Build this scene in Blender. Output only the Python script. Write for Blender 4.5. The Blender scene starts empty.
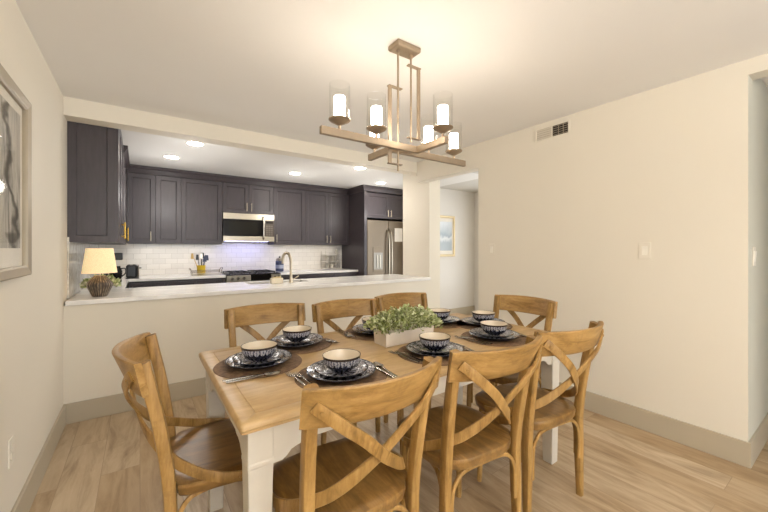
import bpy, math, random
from math import sin, cos, pi, radians as R, sqrt, hypot, atan2
from mathutils import Vector as V, Matrix
random.seed(7)
C = bpy.context.scene.collection

# ------------------------------------------------------------------ materials
def lin(h):
    h = h.lstrip('#'); o = []
    for i in (0, 2, 4):
        c = int(h[i:i+2], 16)/255
        o.append(c/12.92 if c <= .04045 else ((c+.055)/1.055)**2.4)
    return (*o, 1)
class Mat:
    def __init__(s, name):
        s.m = bpy.data.materials.new(name); s.m.use_nodes = True
        s.nt = s.m.node_tree; s.b = s.nt.nodes['Principled BSDF']
    def n(s, t, **k):
        x = s.nt.nodes.new(t)
        for a, v in k.items(): setattr(x, a, v)
        return x
    def l(s, a, b): s.nt.links.new(a, b)
    def set(s, **k):
        for a, v in k.items(): s.b.inputs[a.replace('_', ' ')].default_value = v
        return s
    def coord(s, scale=(1, 1, 1), loc=(0, 0, 0), rot=(0, 0, 0), rnd=False):
        tc = s.n('ShaderNodeTexCoord'); mp = s.n('ShaderNodeMapping')
        mp.inputs['Scale'].default_value = scale; mp.inputs['Location'].default_value = loc; mp.inputs['Rotation'].default_value = rot
        src = tc.outputs['Object']
        if rnd:
            oi = s.n('ShaderNodeObjectInfo'); ml = s.n('ShaderNodeMath', operation='MULTIPLY'); ml.inputs[1].default_value = 37.0
            s.l(oi.outputs['Random'], ml.inputs[0]); ad = s.n('ShaderNodeVectorMath', operation='ADD')
            s.l(src, ad.inputs[0]); s.l(ml.outputs[0], ad.inputs[1]); src = ad.outputs[0]
        s.l(src, mp.inputs[0]); return mp.outputs[0]
    def noise(s, vec, scale=5, detail=4, rough=.5, dist=0):
        x = s.n('ShaderNodeTexNoise'); s.l(vec, x.inputs['Vector'])
        x.inputs['Scale'].default_value = scale; x.inputs['Detail'].default_value = detail
        x.inputs['Roughness'].default_value = rough; x.inputs['Distortion'].default_value = dist
        return x.outputs['Fac']
    def ramp(s, fac, stops, interp='LINEAR'):
        x = s.n('ShaderNodeValToRGB'); x.color_ramp.interpolation = interp
        e = x.color_ramp.elements
        while len(e) < len(stops): e.new(.5)
        for i, (p, c) in enumerate(stops): e[i].position = p; e[i].color = lin(c) if isinstance(c, str) else c
        s.l(fac, x.inputs[0]); return x.outputs[0]
    def mix(s, f, a, b, mode='MIX'):
        x = s.n('ShaderNodeMix', data_type='RGBA', blend_type=mode)
        for v, i in ((f, 0), (a, 6), (b, 7)):
            if hasattr(v, 'links'): s.l(v, x.inputs[i])
            else: x.inputs[i].default_value = v
        return x.outputs[2]
    def math(s, op, a, b=0.0):
        x = s.n('ShaderNodeMath', operation=op)
        for v, i in ((a, 0), (b, 1)):
            if hasattr(v, 'links'): s.l(v, x.inputs[i])
            else: x.inputs[i].default_value = v
        return x.outputs[0]
    def bump(s, h, strength=.2, dist=.01):
        x = s.n('ShaderNodeBump'); x.inputs['Strength'].default_value = strength; x.inputs['Distance'].default_value = dist
        s.l(h, x.inputs['Height']); s.l(x.outputs[0], s.b.inputs['Normal'])
    def base(s, c): s.l(c, s.b.inputs['Base Color'])

def plain(name, col, rough=.5, metal=0, var=.06, scale=6, bump=0, spec=.5, coat=0):
    m = Mat(name); c = lin(col)
    v = m.coord()
    f = m.noise(v, scale, 3)
    d = tuple(max(0, x*(1-var)) for x in c[:3])+(1,); e = tuple(min(1, x*(1+var)) for x in c[:3])+(1,)
    m.base(m.ramp(f, [(.3, d), (.7, e)]))
    m.set(Roughness=rough, Metallic=metal, Specular_IOR_Level=spec, Coat_Weight=coat)
    if bump: m.bump(m.noise(v, scale*20, 2), bump, .002)
    return m.m
def paint(name, col, rough=.6): return plain(name, col, rough, 0, .012, 1.3, .06, .3)
M = {}
M['wall'] = paint('wall_paint', '#e3dbcb')
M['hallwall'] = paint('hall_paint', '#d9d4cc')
M['ceiling'] = paint('ceiling_paint', '#ebe8e3', .8)
M['kceiling'] = paint('kitchen_ceiling_paint', '#e6e4e0', .8)
M['trim'] = plain('trim_paint', '#b5a993', .45, 0, .01, 2)
M['plastic'] = plain('white_plastic', '#e4dccc', .4, 0, .01)
M['dark'] = plain('dark_void', '#2b2420', .7)
M['steel'] = plain('brushed_steel', '#b3aa99', .3, 1, .05, 9)
M['chrome'] = plain('polished_steel', '#a8a197', .2, 1, .02)
M['bronze'] = plain('champagne_bronze', '#9c8a74', .42, .6, .06, 20)
M['gold'] = plain('gold_metal', '#c9a24c', .25, 1)
M['nickel'] = plain('satin_nickel', '#c4b8a4', .3, 1)
M['black'] = plain('black_plastic', '#1c1a1a', .3)
M['blackglass'] = plain('black_glass', '#120f0c', .2, spec=.15)
M['frame'] = plain('champagne_frame', '#a79b86', .4, .35)
M['mat'] = plain('white_mat_board', '#e4ddd0', .9, spec=.1)
M['yellow'] = plain('yellow_ceramic', '#e0bd2c', .3)
M['navyplastic'] = plain('navy_plastic', '#2c3350', .35)
M['cream'] = plain('cream_ceramic', '#e9dcc4', .25)
M['planter'] = plain('whitewashed_planter', '#e2d6c6', .6, 0, .08, 12)
M['woodpale'] = plain('pale_spoon_wood', '#c9a55f', .5, 0, .1)

def cabinet_mat():
    m = Mat('cabinet_paint')
    v = m.coord((8, 8, 1.2), rnd=True)
    f = m.noise(v, 6, 3)
    m.base(m.ramp(f, [(.3, '#3b3436'), (.7, '#443c3f')]))
    m.set(Roughness=.38, Specular_IOR_Level=.5); return m.m
M['cab'] = cabinet_mat()

def wood(name, stops, grain=(1, 1, 1), scale=6, rough=.45, bump=.15, patch=None, mottle=.5):
    m = Mat(name)
    v = m.coord(grain, rnd=True)
    a = m.noise(v, scale, 6, .6, .8)
    b = m.noise(v, scale*6, 3, .6, .3)
    f = m.math('ADD', m.math('MULTIPLY', a, .75), m.math('MULTIPLY', b, .25))
    c = m.ramp(f, stops)
    v2 = m.coord((1, 1, 1), rnd=True)
    p = m.noise(v2, 5, 3, .6)
    pr = m.ramp(p, [(.35, (0, 0, 0, 1)), (.68, (1, 1, 1, 1))])
    if patch: c = m.mix(m.math('MULTIPLY', pr, .5), c, lin(patch))
    if mottle:
        q = m.noise(m.coord((1.6, 1.6, 1.6), rnd=True), 9, 5, .7, .6)
        c = m.mix(m.math('MULTIPLY', m.ramp(q, [(.52, (0, 0, 0, 1)), (.72, (1, 1, 1, 1))]), mottle), c, lin('#6a4c26'))
    m.base(c); m.set(Roughness=rough, Specular_IOR_Level=.4)
    m.bump(f, bump, .002); return m.m
CW = [(.3, '#543b1a'), (.43, '#86632f'), (.56, '#a47e47'), (.75, '#c29d63')]
M['chairz'] = wood('chair_wood_upright', CW, (7, 7, 1), 3.5, .42, .12, '#a5834d')
M['chairx'] = wood('chair_wood_rail', CW, (1, 6, 7), 3.5, .42, .12, '#a5834d')
M['chairy'] = wood('chair_wood_seat', [(.3, '#453015'), (.45, '#6f4f25'), (.6, '#906b38'), (.78, '#a9844f')], (7, 1, 5), 3.0, .30, .12, '#8b6d42', .7)
M['tabletop'] = wood('table_oak', [(.28, '#a2814f'), (.48, '#bc9b68'), (.62, '#ccad7b'), (.82, '#d8bb8e')], (1, 7, 7), 3.0, .36, .12, '#bd9f76', .12)
M['tablewhite'] = plain('distressed_white_paint', '#cdc4b4', .5, 0, .05, 9, .1)

def floor_mat():
    m = Mat('oak_plank_floor')
    v = m.coord((1, 1, 1), rot=(0, 0, pi/2))
    br = m.n('ShaderNodeTexBrick'); m.l(v, br.inputs['Vector'])
    br.offset = .37; br.inputs['Scale'].default_value = 1
    br.inputs['Brick Width'].default_value = 1.25; br.inputs['Row Height'].default_value = .18
    br.inputs['Mortar Size'].default_value = .0014; br.inputs['Mortar Smooth'].default_value = .3
    br.inputs['Color1'].default_value = (0, 0, 0, 1); br.inputs['Color2'].default_value = (1, 1, 1, 1)
    br.inputs['Mortar'].default_value = (.5, .5, .5, 1); br.inputs['Bias'].default_value = 0
    off = m.n('ShaderNodeVectorMath', operation='SCALE'); m.l(br.outputs['Color'], off.inputs[0]); off.inputs['Scale'].default_value = 13
    ad = m.n('ShaderNodeVectorMath', operation='ADD'); m.l(m.coord((5, .8, 1)), ad.inputs[0]); m.l(off.outputs[0], ad.inputs[1])
    g = m.noise(ad.outputs[0], 1.6, 8, .62, 1.6)
    g2 = m.noise(ad.outputs[0], 9, 4, .6, .4)
    f = m.math('ADD', m.math('MULTIPLY', g, .8), m.math('MULTIPLY', g2, .2))
    c = m.ramp(f, [(.28, '#86705a'), (.42, '#ab9578'), (.52, '#bda88b'), (.66, '#cbb89c'), (.8, '#bdae98')])
    tint = m.ramp(br.outputs['Color'], [(0, '#e6dccd'), (1, '#ffffff')])
    c = m.mix(1.0, c, tint, 'MULTIPLY')
    c = m.mix(m.math('MULTIPLY', br.outputs['Fac'], .45), c, lin('#6d5843'))
    m.base(c); m.set(Roughness=.36, Specular_IOR_Level=.4)
    m.bump(m.math('SUBTRACT', f, br.outputs['Fac']), .12, .002); return m.m
M['floor'] = floor_mat()

def tile_mat(name, rotx):
    m = Mat(name)
    v = m.coord((1, 1, 1), rot=rotx)
    br = m.n('ShaderNodeTexBrick'); m.l(v, br.inputs['Vector'])
    br.inputs['Scale'].default_value = 1; br.inputs['Brick Width'].default_value = .15; br.inputs['Row Height'].default_value = .075
    br.inputs['Mortar Size'].default_value = .002; br.inputs['Mortar Smooth'].default_value = .2
    br.inputs['Color1'].default_value = lin('#e8e2d8'); br.inputs['Color2'].default_value = lin('#ddd7cd'); br.inputs['Mortar'].default_value = lin('#c5beb2')
    m.base(br.outputs['Color']); m.set(Roughness=.18)
    m.bump(m.math('SUBTRACT', 1.0, br.outputs['Fac']), .4, .003); return m.m
M['tileY'] = tile_mat('subway_tile_back', (pi/2, 0, 0))
def mosaic():
    m = Mat('grey_marble_tile')
    v = m.coord((1, 1, 1))
    n = m.noise(v, 9, 6, .65, 1.5)
    m.base(m.ramp(n, [(.3, '#b9b5ad'), (.5, '#d6d2c9'), (.7, '#e8e4dc')])); m.set(Roughness=.2); return m.m
M['marble'] = mosaic()
def quartz():
    m = Mat('white_quartz'); v = m.coord()
    m.base(m.ramp(m.noise(v, 6, 5, .6, 1), [(.3, '#e8e5df'), (.6, '#f0ede8')])); m.set(Roughness=.16); return m.m
M['quartz'] = quartz()

def emis(name, col, s, alpha=None):
    m = Mat(name); m.set(Base_Color=lin(col), Roughness=.5)
    m.b.inputs['Emission Color'].default_value = lin(col); m.b.inputs['Emission Strength'].default_value = s
    return m.m
M['candle'] = emis('lit_candle_sleeve', '#fff3e4', 35)
M['down'] = emis('downlight_lens', '#fff6ea', 75)
M['cool'] = emis('hood_lamp_lens', '#b4b8ff', 14)
def shade_mat():
    m = Mat('linen_lampshade'); v = m.coord((1, 1, 1))
    n = m.noise(v, 220, 2)
    c = m.ramp(n, [(.3, '#dcc393'), (.7, '#ecd8ae')]); m.base(c)
    m.l(c, m.b.inputs['Emission Color']); m.b.inputs['Emission Strength'].default_value = .55
    m.set(Roughness=.9); return m.m
M['shade'] = shade_mat()
def glass_mat(name='clear_glass', k=.42, b=.02):
    m = Mat(name); nt = m.nt
    out = nt.nodes['Material Output']; tr = m.n('ShaderNodeBsdfTransparent'); gl = m.n('ShaderNodeBsdfGlossy')
    gl.inputs['Roughness'].default_value = .03; lw = m.n('ShaderNodeLayerWeight'); lw.inputs['Blend'].default_value = .5
    tr.inputs[0].default_value = (.985, .985, .98, 1)
    fac = m.math('ADD', m.math('MULTIPLY', m.math('POWER', lw.outputs['Facing'], 4.0), k), b)
    mx = m.n('ShaderNodeMixShader'); m.l(fac, mx.inputs[0]); m.l(tr.outputs[0], mx.inputs[1]); m.l(gl.outputs[0], mx.inputs[2])
    m.l(mx.outputs[0], out.inputs[0]); return m.m
M['glass'] = glass_mat()
M['pane'] = glass_mat('picture_glass', .12, .006)

def polar(m):
    tc = m.n('ShaderNodeTexCoord'); sp = m.n('ShaderNodeSeparateXYZ'); m.l(tc.outputs['Object'], sp.inputs[0])
    x, y, z = sp.outputs
    r = m.math('SQRT', m.math('ADD', m.math('MULTIPLY', x, x), m.math('MULTIPLY', y, y)))
    a = m.math('ARCTAN2', y, x)
    return tc, r, a, z
NAVY = '#171a2b'; PALE = '#b6b3b4'
def plate_mat(name, R0, inner):
    m = Mat(name); tc, r, a, z = polar(m)
    cb = m.n('ShaderNodeCombineXYZ'); m.l(m.math('MULTIPLY', a, 2.2), cb.inputs[0]); m.l(m.math('MULTIPLY', r, 60), cb.inputs[1])
    vo = m.n('ShaderNodeTexVoronoi'); vo.feature = 'DISTANCE_TO_EDGE'; m.l(cb.outputs[0], vo.inputs['Vector']); vo.inputs['Scale'].default_value = 2.0
    n = m.noise(tc.outputs['Object'], 75, 4, .7, 1.2)
    fl = m.ramp(m.math('ADD', m.math('MULTIPLY', vo.outputs['Distance'], .8), m.math('MULTIPLY', n, .8)), [(.42, NAVY), (.52, PALE)])
    rr = m.math('DIVIDE', r, R0)
    band = m.ramp(rr, [(0, '#000000'), (inner, '#ffffff'), (.955, '#000000')], 'CONSTANT')
    petal = m.math('SINE', m.math('MULTIPLY', a, 12.0))
    c2 = m.ramp(m.math('ADD', m.math('MULTIPLY', petal, .25), m.math('MULTIPLY', n, .9)), [(.40, NAVY), (.5, '#8d8b95')])
    c = m.mix(band, c2, fl)
    rim = m.ramp(rr, [(0, '#000000'), (.955, '#ffffff')], 'CONSTANT')
    c = m.mix(rim, c, lin(NAVY))
    # underside navy: only the upper glaze carries pattern
    ge = m.n('ShaderNodeNewGeometry'); 
    up = m.n('ShaderNodeSeparateXYZ'); m.l(ge.outputs['Normal'], up.inputs[0])
    top = m.math('GREATER_THAN', up.outputs[2], .2)
    c = m.mix(top, lin(NAVY), c)
    m.base(c); m.set(Roughness=.14, Coat_Weight=.3); return m.m
M['plate'] = plate_mat('navy_floral_glaze_dinner', .140, .62)
M['splate'] = plate_mat('navy_floral_glaze_salad', .108, .55)
def bowl_mat():
    m = Mat('navy_flower_glaze_bowl'); tc, r, a, z = polar(m)
    s = m.math('ABSOLUTE', m.math('SINE', m.math('MULTIPLY', a, 9.0)))
    n = m.noise(tc.outputs['Object'], 90, 3, .7, .5)
    edge = m.math('ADD', m.math('MULTIPLY', z, 24.0), m.math('ADD', m.math('MULTIPLY', s, .28), m.math('MULTIPLY', n, .5)))
    c = m.ramp(edge, [(0, NAVY), (1.0, '#5f6275'), (.999, '#8f8f9a'), (1.0, PALE)])
    lo = m.math('GREATER_THAN', edge, 1.22)
    sp = m.math('GREATER_THAN', m.math('SINE', m.math('ADD', m.math('MULTIPLY', a, 36.0), m.math('MULTIPLY', n, 14.0))), .25)
    pale = m.mix(sp, lin('#a8a6ab'), lin('#4a4c5e'))
    c = m.mix(lo, lin(NAVY), pale)
    rim = m.math('GREATER_THAN', z, .0555)
    c = m.mix(rim, c, lin('#3a2f2c'))
    m.base(c); m.set(Roughness=.14, Coat_Weight=.3); return m.m
M['bowl'] = bowl_mat()
M['bowlin'] = plain('cream_glaze', '#d8cab4', .2, 0, .03)
def mat_mat():
    m = Mat('woven_placemat'); tc, r, a, z = polar(m)
    w = m.math('SINE', m.math('MULTIPLY', r, 1500.0)); n = m.noise(tc.outputs['Object'], 60, 3)
    m.base(m.ramp(m.math('ADD', m.math('MULTIPLY', w, .12), n), [(.35, '#614833'), (.65, '#86694b')])); m.set(Roughness=.7)
    m.bump(w, .3, .001); return m.m
M['placemat'] = mat_mat()
def leaf_mat(name, a, b, c):
    m = Mat(name); ge = m.n('ShaderNodeNewGeometry')
    m.base(m.ramp(ge.outputs['Random Per Island'], [(0, a), (.5, b), (1, c)])); m.set(Roughness=.55); return m.m
M['leaf'] = leaf_mat('sage_leaves', '#6e7c45', '#a0ab72', '#cfd2a8')
M['leaf2'] = leaf_mat('boxwood_leaves', '#76803f', '#aeb576', '#dcdcb4')
M['petal'] = leaf_mat('cream_petals', '#e8e2c8', '#f0ead4', '#dcd8b8')
M['stem'] = plain('green_stem', '#6f7a45', .6)
def art1():
    m = Mat('charcoal_abstract_print'); v = m.coord((1, 3.2, .8))
    n = m.noise(v, 3.2, 7, .65, 2.0)
    tc = m.n('ShaderNodeTexCoord'); sp = m.n('ShaderNodeSeparateXYZ'); m.l(tc.outputs['Object'], sp.inputs[0])
    wob = m.noise(m.coord((1, .6, 2.2)), 2.5, 3)
    d = m.math('ABSOLUTE', m.math('SUBTRACT', sp.outputs[1], m.math('ADD', m.math('MULTIPLY', wob, .55), -.16)))
    ink = m.ramp(d, [(0, '#4b4742'), (.018, '#6f6a63'), (.05, '#ffffff')])
    c = m.ramp(n, [(.3, '#6f6b66'), (.45, '#a8a39a'), (.6, '#c6bfb3'), (.8, '#b3aba0')])
    m.base(m.mix(.75, c, ink, 'MULTIPLY')); m.set(Roughness=.9, Specular_IOR_Level=.1); return m.m
M['art1'] = art1()
def art2():
    m = Mat('blue_landscape_print'); tc = m.n('ShaderNodeTexCoord'); sp = m.n('ShaderNodeSeparateXYZ'); m.l(tc.outputs['Object'], sp.inputs[0])
    n = m.noise(m.coord((2, 1, 1)), 5, 5)
    f = m.math('ADD', m.math('MULTIPLY', sp.outputs[2], 1.6), m.math('MULTIPLY', n, .35))
    m.base(m.ramp(f, [(0, '#9aa2a5'), (.12, '#d0d2cf'), (.2, '#8a959d'), (.3, '#a3abae'), (.55, '#c9cdce')])); m.set(Roughness=.3); return m.m
M['art2'] = art2()
def lampbase():
    m = Mat('ribbed_brown_ceramic'); tc, r, a, z = polar(m)
    n = m.noise(m.coord((1, 1, .15)), 60, 3)
    s = m.math('SINE', m.math('MULTIPLY', a, 26.0))
    m.base(m.ramp(m.math('ADD', m.math('MULTIPLY', s, .2), n), [(.35, '#3a3129'), (.6, '#5a4d40'), (.75, '#93836c')])); m.set(Roughness=.4); return m.m
M['lampbase'] = lampbase()

# ------------------------------------------------------------------ mesh builder
class MB:
    def __init__(s): s.v = []; s.f = []; s.mi = []
    def add(s, vs, fs, mi=0):
        o = len(s.v); s.v += [tuple(p) for p in vs]; s.f += [tuple(i+o for i in f) for f in fs]; s.mi += [mi]*len(fs); return s
    def box(s, x0, x1, y0, y1, z0, z1, mi=0):
        x0, x1 = sorted((x0, x1)); y0, y1 = sorted((y0, y1)); z0, z1 = sorted((z0, z1))
        return s.add([(x0,y0,z0),(x1,y0,z0),(x1,y1,z0),(x0,y1,z0),(x0,y0,z1),(x1,y0,z1),(x1,y1,z1),(x0,y1,z1)],
              [(0,3,2,1),(4,5,6,7),(0,1,5,4),(1,2,6,5),(2,3,7,6),(3,0,4,7)], mi)
    def loft(s, rings, mi=0, cap0=True, cap1=True, closed=False):
        n = len(rings[0]); vs = [p for r in rings for p in r]; fs = []
        for i in range(len(rings)-1 + (1 if closed else 0)):
            a = i*n; b = ((i+1) % len(rings))*n
            for j in range(n):
                k = (j+1) % n; fs.append((a+j, a+k, b+k, b+j))
        if not closed:
            if cap0: fs.append(tuple(range(n-1, -1, -1)))
            if cap1: fs.append(tuple((len(rings)-1)*n+j for j in range(n)))
        return s.add(vs, fs, mi)
    def lathe(s, prof, cx=0, cy=0, n=32, mi=0, cap=True):
        rings = [[(cx+r*cos(2*pi*j/n), cy+r*sin(2*pi*j/n), z) for j in range(n)] for r, z in prof]
        return s.loft(rings, mi, cap, cap)
    def sweep(s, path, w, t, nrm, sc=None, round_=True, mi=0, seg=3):
        """rounded rectangle w (along T x N) by t (along N) along path; nrm: vector or per-point list"""
        P = [V(p) for p in path]; rings = []
        for i, p in enumerate(P):
            T = (P[min(i+1, len(P)-1)]-P[max(i-1, 0)]).normalized()
            N = V(nrm[i] if isinstance(nrm, list) else nrm); N = (N-T*N.dot(T)).normalized(); B = T.cross(N)
            k = sc[i] if sc else 1
            a, b = w/2*k, t/2*k; rr = min(a, b)*(.5 if round_ else .12); ring = []
            for qx, qy, a0 in ((1, 1, 0), (-1, 1, pi/2), (-1, -1, pi), (1, -1, 1.5*pi)):
                for h in range(seg):
                    an = a0+pi/2*h/(seg-1)
                    ring.append(p+B*(qx*(a-rr)+rr*cos(an))+N*(qy*(b-rr)+rr*sin(an)))
            rings.append(ring)
        return s.loft(rings, mi)
    def tube(s, path, r, n=10, mi=0, sc=None):
        P = [V(p) for p in path]; rings = []
        T0 = (P[1]-P[0]).normalized(); N = T0.orthogonal().normalized()
        for i, p in enumerate(P):
            T = (P[min(i+1, len(P)-1)]-P[max(i-1, 0)]).normalized()
            N = (N-T*N.dot(T)).normalized(); B = T.cross(N); k = r*(sc[i] if sc else 1)
            rings.append([p+(N*cos(2*pi*j/n)+B*sin(2*pi*j/n))*k for j in range(n)])
        return s.loft(rings, mi)
    def sphere(s, c, r, n=12, m=8, sz=1, mi=0):
        prof = [(max(1e-4, r*sin(pi*i/m)), c[2]-r*sz*cos(pi*i/m)) for i in range(m+1)]
        return s.lathe(prof, c[0], c[1], n, mi)
    def build(s, name, mat, parent=None, smooth=False, bevel=0, loc=None):
        me = bpy.data.meshes.new(name); me.from_pydata(s.v, [], s.f)
        mats = mat if isinstance(mat, (list, tuple)) else [mat]
        for q in mats: me.materials.append(q)
        if len(mats) > 1:
            for p, i in zip(me.polygons, s.mi): p.material_index = i
        if smooth:
            for p in me.polygons: p.use_smooth = True
        me.update()
        o = bpy.data.objects.new(name, me); C.objects.link(o)
        if smooth:
            md = o.modifiers.new('es', 'EDGE_SPLIT'); md.split_angle = R(38)
        if bevel:
            b = o.modifiers.new('bev', 'BEVEL'); b.width = bevel; b.segments = 2; b.limit_method = 'ANGLE'; b.angle_limit = R(40)
            b.harden_normals = False
        if parent: o.parent = parent
        if loc: o.location = loc
        return o
def catmull(pts, n=6):
    P = [V(p) for p in pts]; P = [2*P[0]-P[1]]+P+[2*P[-1]-P[-2]]; o = []
    for i in range(1, len(P)-2):
        for k in range(n):
            t = k/n; a, b, c, d = P[i-1:i+3]
            o.append(.5*((2*b)+(c-a)*t+(2*a-5*b+4*c-d)*t*t+(3*b-a-3*c+d)*t**3))
    o.append(P[-2]); return o

def tag(o, label=None, cat=None, group=None, kind=None):
    if label: o['label'] = label
    if cat: o['category'] = cat
    if group: o['group'] = group
    if kind: o['kind'] = kind
    return o
def thing(name, label, cat, loc=(0, 0, 0), rz=0, group=None):
    o = bpy.data.objects.new(name, None); C.objects.link(o); o.location = loc; o.rotation_euler = (0, 0, rz)
    o.empty_display_size = .05
    return tag(o, label, cat, group)
def struct(name, mb, mat, **k): return tag(mb.build(name, mat, **k), kind='structure')
def copy_tree(o, parent=None):
    c = o.copy(); C.objects.link(c); c.parent = parent
    for ch in [x for x in o.children]: copy_tree(ch, c)
    return c

# ------------------------------------------------------------------ dimensions
LX, RX, HY, CE, HB = -.453, 2.896, 3.386, 2.375, .147
KB = 5.97; KC = 2.375; HDR = 2.242

# ------------------------------------------------------------------ room shell
struct('floor', MB().box(LX-.12, 6.2, -2.8, KB+.12, -.06, 0), M['floor'])
struct('ceiling', MB().box(LX-.12, RX+.124, -2.8, HY, CE, CE+.08), M['ceiling'])
struct('ceiling_kitchen', MB().box(LX-.12, 4.37, HY, KB+.12, KC, KC+.08), M['kceiling'])
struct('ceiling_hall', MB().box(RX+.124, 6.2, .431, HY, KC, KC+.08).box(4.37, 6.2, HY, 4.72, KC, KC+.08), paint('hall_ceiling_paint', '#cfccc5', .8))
struct('ceiling_entry', MB().box(RX+.124, 6.2, -2.8, .431, CE, CE+.08), M['ceiling'])
struct('wall_left', MB().box(LX-.12, LX, -2.8, KB, 0, CE), M['wall'])
struct('wall_back', MB().box(LX-.12, 4.37, KB, KB+.12, 0, KC), M['wall'])
struct('wall_kitchen_right', MB().box(4.25, 4.37, 4.58, KB, 0, KC), M['wall'])
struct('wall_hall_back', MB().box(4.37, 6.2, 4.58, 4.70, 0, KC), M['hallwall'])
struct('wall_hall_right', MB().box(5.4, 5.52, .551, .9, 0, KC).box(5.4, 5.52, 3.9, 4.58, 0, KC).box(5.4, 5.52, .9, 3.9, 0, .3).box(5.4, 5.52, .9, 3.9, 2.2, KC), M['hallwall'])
hw = MB()
for y in (.9, 2.38, 3.86): hw.box(5.44, 5.48, y, y+.04, .3, 2.2)
hw.box(5.44, 5.48, .9, 3.9, .3, .34).box(5.44, 5.48, .9, 3.9, 2.16, 2.2)
struct('window_added_hall', hw, M['trim'])  # unseen window added to brighten the hall
struct('wall_right', MB().box(RX, RX+.124, .431, 2.40, 0, CE), M['wall'])
struct('wall_right_return', MB().box(RX+.0005, 5.52, .4295, .4309, 0, 2.2845).box(RX+.1241, 5.52, .4309, .551, 0, CE), paint('return_wall_shade_paint', '#ccc8b8'))  # wall colour darkened here, shade put into the paint
struct('wall_right_front', MB().box(RX, RX+.124, -2.8, -.75, 0, CE), M['wall'])
struct('wall_entry', MB().box(5.2, 5.32, -2.8, .431, 0, CE), M['wall'])
# beams over the two openings in the right wall and over the pass-through
struct('trim_1', MB().box(RX, RX+.124, -.75, .431, 2.285, CE), M['wall'])
struct('trim_2', MB().box(RX, RX+.124, 2.40, HY, 2.12, CE), M['wall'])
struct('trim_3', MB().box(LX, RX+.124, HY, HY+.154, HDR, CE).box(RX+.124, 3.304, HY, HY+.154, HDR, CE), M['wall'])
struct('wall_half', MB().box(LX, 3.113, HY, HY+.12, 0, .858), M['wall'])
struct('wall_column', MB().box(3.113, 3.304, HY, 3.95, 0, KC), M['wall'])
# front wall of the dining room behind the camera with an opening added for daylight
struct('wall_front', MB().box(LX-.12, 5.32, -2.92, -2.8, 0, .12).box(LX-.12, 5.32, -2.92, -2.8, 2.25, CE)
       .box(LX-.12, LX+.1, -2.92, -2.8, .12, 2.25).box(RX-.1, 5.32, -2.92, -2.8, .12, 2.25), M['wall'])
wf = MB()
for x in (LX+.1, 1.22, RX-.14): wf.box(x, x+.04, -2.88, -2.84, .12, 2.25)
wf.box(LX+.1, RX-.1, -2.88, -2.84, .12, .16); wf.box(LX+.1, RX-.1, -2.88, -2.84, 2.21, 2.25)
struct('window_added_front', wf, M['trim'])  # unseen window added so daylight fills the dining room
def baseboard(name, boxes):
    mb = MB()
    for b in boxes: mb.box(*b)
    struct(name, mb, M['trim'], bevel=.003)
baseboard('baseboard_left', [(LX, LX+.015, -2.8, HY-.0151, 0, HB)])
baseboard('baseboard_half', [(LX, 3.319, HY-.015, HY, 0, HB), (3.304, 3.319, HY, 3.95, 0, HB)])
baseboard('baseboard_right', [(RX-.015, RX, .416, 2.4, 0, HB), (RX-.015, RX+.139, 2.4, 2.415, 0, HB)])
baseboard('baseboard_right_return', [(RX, 5.2, .416, .431, 0, HB)])
baseboard('baseboard_hall', [(4.37, 5.4, 4.565, 4.58, 0, HB)])
# tile behind the kitchen counters
struct('trim_4', MB().box(LX+.012, 3.19, KB-.012, KB, .893, 1.36), M['tileY'])
struct('trim_5', MB().box(LX, LX+.012, HY+.154, KB, .893, 1.36), M['marble'])

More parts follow.
